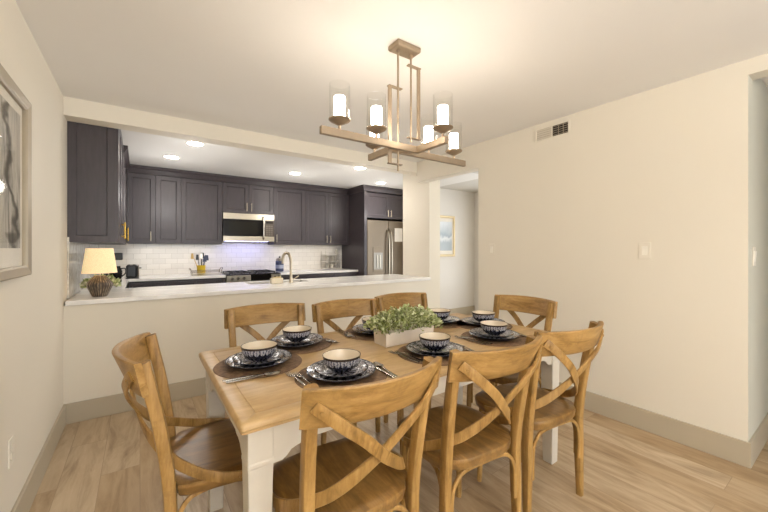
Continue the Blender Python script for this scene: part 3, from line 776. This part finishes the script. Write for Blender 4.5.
# microwave
mw = thing('microwave', 'stainless over-range microwave with black glass door', 'microwave', (1.39, 5.60, 1.385))
MB().box(-.380, .380, .02, .369, 0, .425).build('body', M['steel'], mw, False, .003)
MB().box(-.380, .380, -.005, .019, .335, .425).build('top_panel', M['steel'], mw, False, .002)
MB().box(-.380, .380, -.005, .019, .0, .075).build('bottom_panel', M['steel'], mw, False, .002)
dr = MB().box(-.380, .225, -.004, .019, .077, .333).build('door', M['blackglass'], mw, False, .002)
MB().box(-.30, .12, -.0055, -.0035, .11, .30).build('window', plain('oven_window', '#1d1a12', .25, spec=.15), dr)
MB().sweep(catmull([(.205, -.004, .03), (.205, -.038, .05), (.205, -.044, .21), (.205, -.038, .37), (.205, -.004, .39)], 4), .020, .012, (0, -1, 0)).build('handle', M['chrome'], dr, True)
cp = MB().box(.228, .380, -.004, .019, .077, .333).build('control_panel', plain('control_panel_bronze', '#4a4036', .3, .3), mw, False, .002)
kb = MB()
for i in range(3):
    for j in range(5): kb.box(.252+i*.038, .280+i*.038, -.0055, -.0038, .095+j*.034, .117+j*.034)
kb.build('keypad', plain('keypad_grey', '#6e6458', .4), cp)
MB().box(.25, .36, -.0055, -.0038, .285, .318).build('display', M['blackglass'], cp)
MB().box(-.32, .32, .10, .20, -.0006, .0004).build('hood_lamp', M['cool'], mw)

# base cabinets + counters
def slab(name, label, boxes, mat='quartz'):
    mb = MB()
    for b in boxes: mb.box(*b)
    return tag(mb.build(name, M[mat], None, False, .004), label, 'countertop')
# peninsula slab with a sink cut-out (x 0.98..1.62, y 3.84..4.10)
slab('peninsula_countertop', 'long white quartz countertop on the half wall, holding lamp and faucet',
     [(LX+.0125, 3.11, 3.360, 3.80, .858, .893), (LX+.0125, .95, 3.80, 4.15, .858, .893), (1.62, 3.11, 3.80, 4.15, .858, .893), (.95, 1.62, 4.10, 4.15, .858, .893)])
slab('back_countertop', 'white quartz countertop left of the range under the microwave', [(LX+.0125, .998, 5.33, KB-.0125, .858, .893), (LX+.0125, -.118, 4.151, 5.33, .858, .893)])
slab('back_countertop', 'white quartz countertop right of the range, ending at the refrigerator tower', [(1.782, 3.188, 5.33, KB-.0125, .858, .893)])
def base_run(label, x0, x1, y0, y1, doors, face=-1):
    t = thing('base_cabinet', label, 'cabinet', (x0, y0, 0))
    MB().box(0, x1-x0, 0, y1-y0, .10, .8575).box(.0, x1-x0, .05, y1-y0-.02, 0, .10).build('body', M['cab'], t)
    n = doors; w = (x1-x0)/n
    for i in range(n):
        d = door_mb(i*w+.002, (i+1)*w-.002, .11, .66, y=0).build('door', M['cab'], t); handle_mb(i*w+.06, -.02, .58, .12).build('handle', M['nickel'], d, True)
        d = door_mb(i*w+.002, (i+1)*w-.002, .67, .835, st=.03, y=0).build('drawer', M['cab'], t)
base_run('dark base cabinets under the back counter, left of the range', -.11, .996, 5.36, KB-.001, 3)
base_run('dark base cabinets under the back counter, right of the range', 1.784, 3.186, 5.36, KB-.001, 3)
tag(MB().box(LX+.001, -.14, 4.16, 5.95, .0, .8575).build('base_cabinet', M['cab']), 'dark shallow base cabinet along the left kitchen wall', 'cabinet')
for x0, x1, lb in ((LX+.001, .945, 'dark base cabinet behind the half wall, left of the sink'), (1.625, 3.11, 'dark base cabinet behind the half wall, right of the sink')):
    tag(MB().box(x0, x1, 3.507, 4.107, 0, .857).build('base_cabinet', M['cab']), lb, 'cabinet')
tag(MB().box(.947, 1.623, 3.507, 4.107, 0, .679).build('base_cabinet', M['cab']), 'dark sink base cabinet behind the half wall, below the faucet', 'cabinet')
sk = MB(); sx0, sx1, sy0, sy1 = .952, 1.618, 3.802, 4.098
rg = [[(x, y, z) for x, y in ((sx1-i, sy0+i), (sx1-i, sy1-i), (sx0+i, sy1-i), (sx0+i, sy0+i))] for i, z in ((0, .857), (.004, .70), (.03, .68))]
sk.loft(rg, cap0=False); tag(sk.build('kitchen_sink', M['steel'], None, False), 'undermount stainless sink set into the long counter below the faucet', 'sink')
fc = thing('faucet', 'tall brushed nickel gooseneck faucet on the long counter', 'faucet', (1.375, 3.755, .893))
MB().lathe([(.0001, 0), (.027, 0), (.027, .006), (.020, .012), (.017, .05), (.016, .06), (.0001, .06)], n=20).build('base', M['nickel'], fc, True)
MB().tube(catmull([(0, 0, .05), (0, 0, .20), (-.001, .004, .25), (-.012, .030, .315), (-.034, .065, .330), (-.052, .095, .30), (-.056, .102, .25), (-.056, .102, .21)], 6), .0155, 14).build('spout', M['nickel'], fc, True)
MB().tube([(.016, 0, .035), (.05, -.006, .05), (.085, -.012, .075)], .006, 8).build('lever', M['nickel'], fc, True)
sc = thing('soap_caddy', 'cream sponge caddy beside the sink on the long counter', 'caddy', (1.215, 3.76, .8932))
mb = MB(); rg = [[(sx*(.062-k), sy*(.035-k), z) for sx, sy in ((1, 1), (-1, 1), (-1, -1), (1, -1))] for k, z in ((.003, 0), (0, .006), (0, .058), (.004, .060), (.006, .056), (.008, .012))]
mb.loft(rg).build('tray', M['cream'], sc, False, .003)
MB().box(-.045, .045, -.018, .018, .013, .072).build('sponge', plain('sponge', '#cdb98c', .9), sc, False, .005)

# range
rg_ = thing('kitchen_range', 'stainless kitchen range with black cooktop under the microwave', 'stove', (1.39, 5.30, 0))
MB().box(-.388, .388, .03, .655, 0, .885).build('body', M['steel'], rg_, False, .003)
MB().box(-.388, .388, .0, .655, .886, .899).build('cooktop', M['blackglass'], rg_, False, .002)
MB().box(-.388, -.06, -.012, .029, .80, .884).box(.24, .388, -.012, .029, .80, .884).build('control_panel', M['steel'], rg_, False, .003)
MB().box(-.059, .239, -.012, .029, .80, .884).build('display', M['blackglass'], rg_, False, .002)
for x in (-.32, -.24, -.16, .29, .345):
    MB().tube([(x, -.011, .842), (x, -.040, .842)], .019, 16).build('knob', M['chrome'], rg_, True)
MB().box(-.386, .386, -.006, .029, .13, .79).build('oven_door', M['steel'], rg_, False, .003)
MB().tube([(-.34, -.05, .74), (.34, -.05, .74)], .010, 10).build('handle', M['chrome'], rg_, True)
for x0 in (-.34, .03):
    gb = MB()
    for k in range(4): gb.box(x0+k*.095, x0+.012+k*.095, .08, .56, .912, .926)
    for k in range(3): gb.box(x0, x0+.297, .09+k*.22, .102+k*.22, .9105, .9245)
    for a in (x0, x0+.285):
        for b in (.10, .53): gb.box(a, a+.012, b, b+.012, .899, .913)
    gb.build('grate', M['black'], rg_)

# ------------------------------------------------------------------ counter items
cr = thing('utensil_crock', 'bright yellow utensil crock standing behind the metal rack on the back counter', 'crock', (.735, 5.71, .8932))
MB().lathe([(.0001, 0), (.050, 0), (.054, .004), (.058, .13), (.060, .134), (.055, .134), (.050, .012), (.0001, .010)], n=28).build('crock', M['yellow'], cr, True)
ut = [('wooden_spoon', M['woodpale'], (-.115, .0), .30, .020), ('spatula', M['black'], (-.045, .045), .28, .022), ('ladle', M['black'], (.02, .04), .31, .028), ('whisk', M['chrome'], (.0, -.02), .30, .020), ('turner', M['navyplastic'], (.07, .01), .27, .032), ('serving_spoon', M['navyplastic'], (.045, -.01), .25, .026)]
for nm, mt, (dx, dy), L, w in ut:
    u = MB().tube([(dx*.2, dy*.2, .014), (dx*.75, dy*.8, L*.72), (dx*.8, dy*.85, L*.78)], .005, 8)
    x, y, z = dx, dy, L*.88
    u.add([(x+w*sx_*(.7 if k else 1), y+.003*sy_, z+(.045 if k else -.035)) for k in (0, 1) for sx_, sy_ in ((1, 1), (-1, 1), (-1, -1), (1, -1))], [(0, 1, 2, 3), (7, 6, 5, 4), (0, 4, 5, 1), (1, 5, 6, 2), (2, 6, 7, 3), (3, 7, 4, 0)])
    o = u.build(nm, mt, None, False, .004); o.location = (.735, 5.71, .8932)
    tag(o, {'wooden_spoon': 'pale wooden spoon leaning left in the yellow crock', 'spatula': 'black spatula in the yellow crock', 'ladle': 'black ladle standing in the yellow crock', 'whisk': 'shiny metal utensil standing in the yellow crock', 'turner': 'dark blue turner leaning right in the yellow crock', 'serving_spoon': 'dark blue serving spoon in the yellow crock'}[nm], 'utensil', 'utensils in the yellow crock')
rk = thing('metal_rack', 'low silver metal rack with curled ends on the back counter', 'rack', (.775, 5.54, .8932))
mb = MB().box(-.195, .195, -.09, .09, .018, .024)
for sx in (-1, 1):
    for sy in (-1, 1): mb.box(sx*.18-.006, sx*.18+.006, sy*.08-.006, sy*.08+.006, 0, .018)
mb.build('tray', M['steel'], rk, False, .002)
for sx in (-1, 1):
    MB().tube(catmull([(sx*.185, -.08, .02), (sx*.195, -.08, .075), (sx*.21, -.05, .10), (sx*.21, .05, .10), (sx*.195, .08, .075), (sx*.185, .08, .02)], 5), .005, 8).build('side_handle', M['chrome'], rk, True)
for z in (.045, .065): MB().tube([(-.19, -.085, z), (.19, -.085, z)], .003, 6).tube([(-.19, .085, z), (.19, .085, z)], .003, 6).build('rail', M['chrome'], rk, True)
jr = thing('coffee_jar', 'dark blue jar with steel lid on the counter right of the range', 'jar', (1.90, 5.72, .8932))
MB().lathe([(.0001, 0), (.062, 0), (.066, .01), (.066, .16), (.060, .175), (.0001, .175)], n=24).build('jar', M['navyplastic'], jr, True)
MB().lathe([(.0001, .175), (.060, .175), (.062, .20), (.050, .215), (.020, .225), (.0001, .226)], n=24).build('lid', M['steel'], jr, True)
MB().sphere((0, 0, .238), .016).build('knob', M['black'], jr, True)
MB().lathe([(.0665, .05), (.0668, .05), (.0668, .11), (.0665, .11)], n=24, cap=False).build('label_band', plain('grey_band', '#8f93a3', .4), jr, True)
sr = thing('counter_shelf', 'small white two-tier counter shelf at the right end of the back counter', 'shelf', (2.90, 5.83, .8932))
sm = plain('white_shelf', '#d9d3c8', .4)
for z in (.0, .125, .25): MB().box(-.16, .16, -.10, .10, z+.012, z+.022).build('shelf_board', sm, sr, False, .001)
for x in (-.155, .155):
    for y in (-.095, .095): MB().tube([(x, y, 0), (x, y, .335)], .005, 8).build('post', M['steel'], sr, True)
for k, (x, z, col) in enumerate([(-.09, .0222, '#bdb6a8'), (.0, .0222, '#d8d0c2'), (.09, .0222, '#b1aa9f'), (-.08, .1472, '#cfc8bb'), (.03, .1472, '#bcb5a7'), (.10, .2722, '#c8c1b3')]):
    j = thing('spice_jar', 'small pale jar on the '+('bottom' if z < .1 else 'middle' if z < .2 else 'top')+' level of the counter shelf, '+['at the left', 'in the middle', 'at the right', 'to the left', 'to the right', 'on its own'][k], 'jar', (2.90+x, 5.80, .8932+z), 0, 'spice jars on the counter shelf')
    MB().lathe([(.0001, 0), (.028, 0), (.030, .004), (.030, .062), (.022, .070), (.0001, .070)], n=18).build('jar', plain('jar_glaze', col, .3), j, True)
    MB().lathe([(.0001, .070), (.024, .070), (.024, .086), (.0001, .086)], n=18).build('lid', M['steel'], j, True)
cf = thing('coffee_maker', 'black coffee maker on the left counter, half hidden behind the lamp shade', 'coffee maker', (-.29, 4.98, .8932))
MB().box(-.06, .12, -.09, .09, 0, .03).box(-.06, .0, -.09, .09, .03, .30).box(-.06, .13, -.09, .09, .25, .33).build('body', M['black'], cf, False, .008)
MB().lathe([(.0001, .032), (.048, .032), (.058, .06), (.060, .12), (.042, .17), (.044, .18), (.0001, .18)], .065, 0, 20).build('carafe', M['blackglass'], cf, True)
MB().tube(catmull([(.11, 0, .15), (.15, 0, .15), (.155, 0, .10), (.12, 0, .06)], 4), .007, 8).build('handle', M['black'], cf, True)
to = thing('toaster', 'black and chrome toaster on the counter below the corner cabinet', 'toaster', (-.085, 5.52, .8932))
MB().box(-.06, .055, -.13, .13, .012, .170).build('body', M['black'], to, False, .018)
MB().box(.056, .075, -.13, .13, .012, .165).build('side_panel', M['chrome'], to, False, .01)
MB().box(-.062, .078, -.132, .132, 0, .011).build('base', M['black'], to, False, .003)
MB().box(-.045, -.02, -.10, .10, .1702, .172).box(.01, .035, -.10, .10, .1702, .172).build('slot', M['dark'], to)
MB().box(.0755, .10, -.02, .02, .12, .135).build('lever', M['black'], to, False, .002)

# lamp
lp = thing('table_lamp', 'table lamp with cream shade and dark ribbed base on the left counter end', 'lamp', (-.262, 3.56, .8932))
MB().lathe([(.0001, 0), (.045, 0), (.050, .004), (.083, .085), (.085, .095), (.078, .112), (.042, .158), (.036, .164), (.0001, .165)], n=12).build('base', M['lampbase'], lp)
MB().tube([(0, 0, .164), (0, 0, .385)], .006, 10).build('stem', M['nickel'], lp, True)
s_ = MB(); s_.lathe([(.112, .186), (.086, .382)], n=40, cap=False); s_.lathe([(.0845, .382), (.1105, .186)], n=40, cap=False); s_.build('lamp_shade', M['shade'], lp, True)
MB().sphere((0, 0, .27), .028).build('bulb', emis('lamp_bulb', '#ffd9a0', 10), lp, True)
t = thing('flower_pot', 'white pot of leafy greenery with cream blossoms tucked behind the table lamp', 'plant', (-.270, 3.775, .8932))
MB().lathe([(.0001, 0), (.040, 0), (.048, .075), (.050, .075), (.045, .068), (.0001, .066)], n=24).build('pot', M['cream'], t, True)
leaves('foliage', M['leaf'], t, 360, (0, 0), (.105, .05), .105, .036, .045, 11)
leaves('blossom', M['petal'], t, 100, (0, -.03), (.105, .045), .09, .026, .055, 31)

# ------------------------------------------------------------------ recessed lights
for x, y, lb in [(.31, 4.89, 'recessed ceiling light over the left back of the kitchen, lower left of five'), (.475, 4.12, 'recessed ceiling light nearest the pass-through on the left'), (1.86, 4.91, 'recessed ceiling light in front of the microwave, in the middle of the kitchen'),
                 (2.46, 4.07, 'recessed ceiling light behind the chandelier, near the pass-through'), (3.31, 4.80, 'recessed ceiling light in front of the refrigerator tower')]:
    t = thing('recessed_light', lb, 'ceiling light', (x, y, KC), 0, 'recessed lights in the kitchen ceiling')
    MB().lathe([(.074, -.004), (.092, -.004), (.094, 0), (.074, 0)], n=32, cap=False).build('trim_ring', plain('white_ring', '#f0ece4', .5), t, True)
    MB().lathe([(.0001, -.003), (.0735, -.003), (.0735, -.0005), (.0001, -.0005)], n=32).build('lens', M['down'], t, True)
t = thing('recessed_light', 'added unseen recessed light filling the hallway', 'ceiling light', (3.95, 3.0, KC))  # lamp added out of view to fill the hall
MB().lathe([(.074, -.004), (.092, -.004), (.094, 0), (.074, 0)], n=32, cap=False).build('trim_ring', M['plastic'], t, True)
MB().lathe([(.0001, -.003), (.0735, -.003), (.0735, -.0005), (.0001, -.0005)], n=32).build('lens', M['down'], t, True)

# unseen uplighters added behind the camera to fill the ceiling
for k, (x, y, lb) in enumerate([(.15, -1.5, 'black uplighter added behind the camera by the left wall as ceiling fill'), (2.35, -1.3, 'black uplighter added behind the camera by the right wall as ceiling fill')]):
    t = thing('fill_uplighter', lb, 'lamp', (x, y, 0))
    MB().lathe([(.0001, 0), (.14, 0), (.14, .015), (.02, .03), (.0001, .03)], n=28).build('base', M['black'], t, True)
    MB().tube([(0, 0, .02), (0, 0, 1.62)], .012, 12).build('pole', M['black'], t, True)
    b_ = MB(); b_.lathe([(.012, 1.60), (.05, 1.62), (.14, 1.72), (.145, 1.72), (.05, 1.61), (.012, 1.59)], n=28, cap=False); b_.build('bowl_shade', M['black'], t, True)
    l = bpy.data.lights.new('ceiling_fill', 'AREA'); l.shape = 'DISK'; l.size = .22; l.energy = (85, 10)[k]; l.color = (1, .98, .96)
    o = bpy.data.objects.new('ceiling_fill', l); C.objects.link(o); o.location = (x, y, 1.725); o.rotation_euler = (pi, 0, 0)
# added fill lights without fixtures, under wall cabinets and below the kitchen downlights
def area0(name, loc, rot, sx, sy, power, col):
    l = bpy.data.lights.new(name, 'AREA'); l.shape = 'RECTANGLE'; l.size = sx; l.size_y = sy; l.energy = power; l.color = col
    o = bpy.data.objects.new(name, l); C.objects.link(o); o.location = loc; o.rotation_euler = rot
area0('under_cabinet_fill', (.43, 5.80, 1.33), (0, 0, 0), 1.0, .04, 1.2, (1, .95, .9))
area0('under_cabinet_fill', (2.45, 5.80, 1.33), (0, 0, 0), 1.2, .04, 1.2, (1, .95, .9))
for x, y in ((.31, 4.89), (.475, 4.12), (1.86, 4.91), (2.46, 4.07), (3.31, 4.80)):
    l = bpy.data.lights.new('kitchen_fill', 'POINT'); l.energy = 6; l.color = (1, .97, .93); l.shadow_soft_size = .10
    o = bpy.data.objects.new('kitchen_fill', l); C.objects.link(o); o.location = (x, y, KC-.5)
# ------------------------------------------------------------------ light, camera
w = bpy.data.worlds.new('World'); bpy.context.scene.world = w; w.use_nodes = True
bg = w.node_tree.nodes['Background']; bg.inputs[0].default_value = (.90, .95, 1.0, 1); bg.inputs[1].default_value = 5.2
def area(name, loc, rot, sx, sy, power, col, portal=False):
    l = bpy.data.lights.new(name, 'AREA'); l.shape = 'RECTANGLE'; l.size = sx; l.size_y = sy; l.energy = power; l.color = col
    if portal: l.cycles.is_portal = True
    o = bpy.data.objects.new(name, l); C.objects.link(o); o.location = loc; o.rotation_euler = rot; return o
area('hall_fill_portal', (5.50, 2.4, 1.25), (0, R(90), 0), 1.9, 3.0, 1, (1, 1, 1), True)  # portal of the added hall opening
area('front_fill_portal', ((LX+RX)/2, -2.82, 1.18), (R(90), 0, 0), RX-LX-.2, 2.1, 1, (1, 1, 1), True)  # portal of the added opening behind the camera

cam = bpy.data.cameras.new('Camera'); co = bpy.data.objects.new('Camera', cam); C.objects.link(co)
co.location = (0, 0, 1.273); co.rotation_euler = (R(90), 0, R(-35.17))
cam.sensor_width = 36; cam.lens = 346.7/768*36; cam.shift_y = -7.5/768; cam.shift_x = -.3/768; cam.clip_start = .02
sc = bpy.context.scene; sc.camera = co
vs = sc.view_settings; vs.view_transform = 'Standard'; vs.look = 'None'; vs.gamma = 1; vs.use_curve_mapping = False
vs.exposure = 0.10
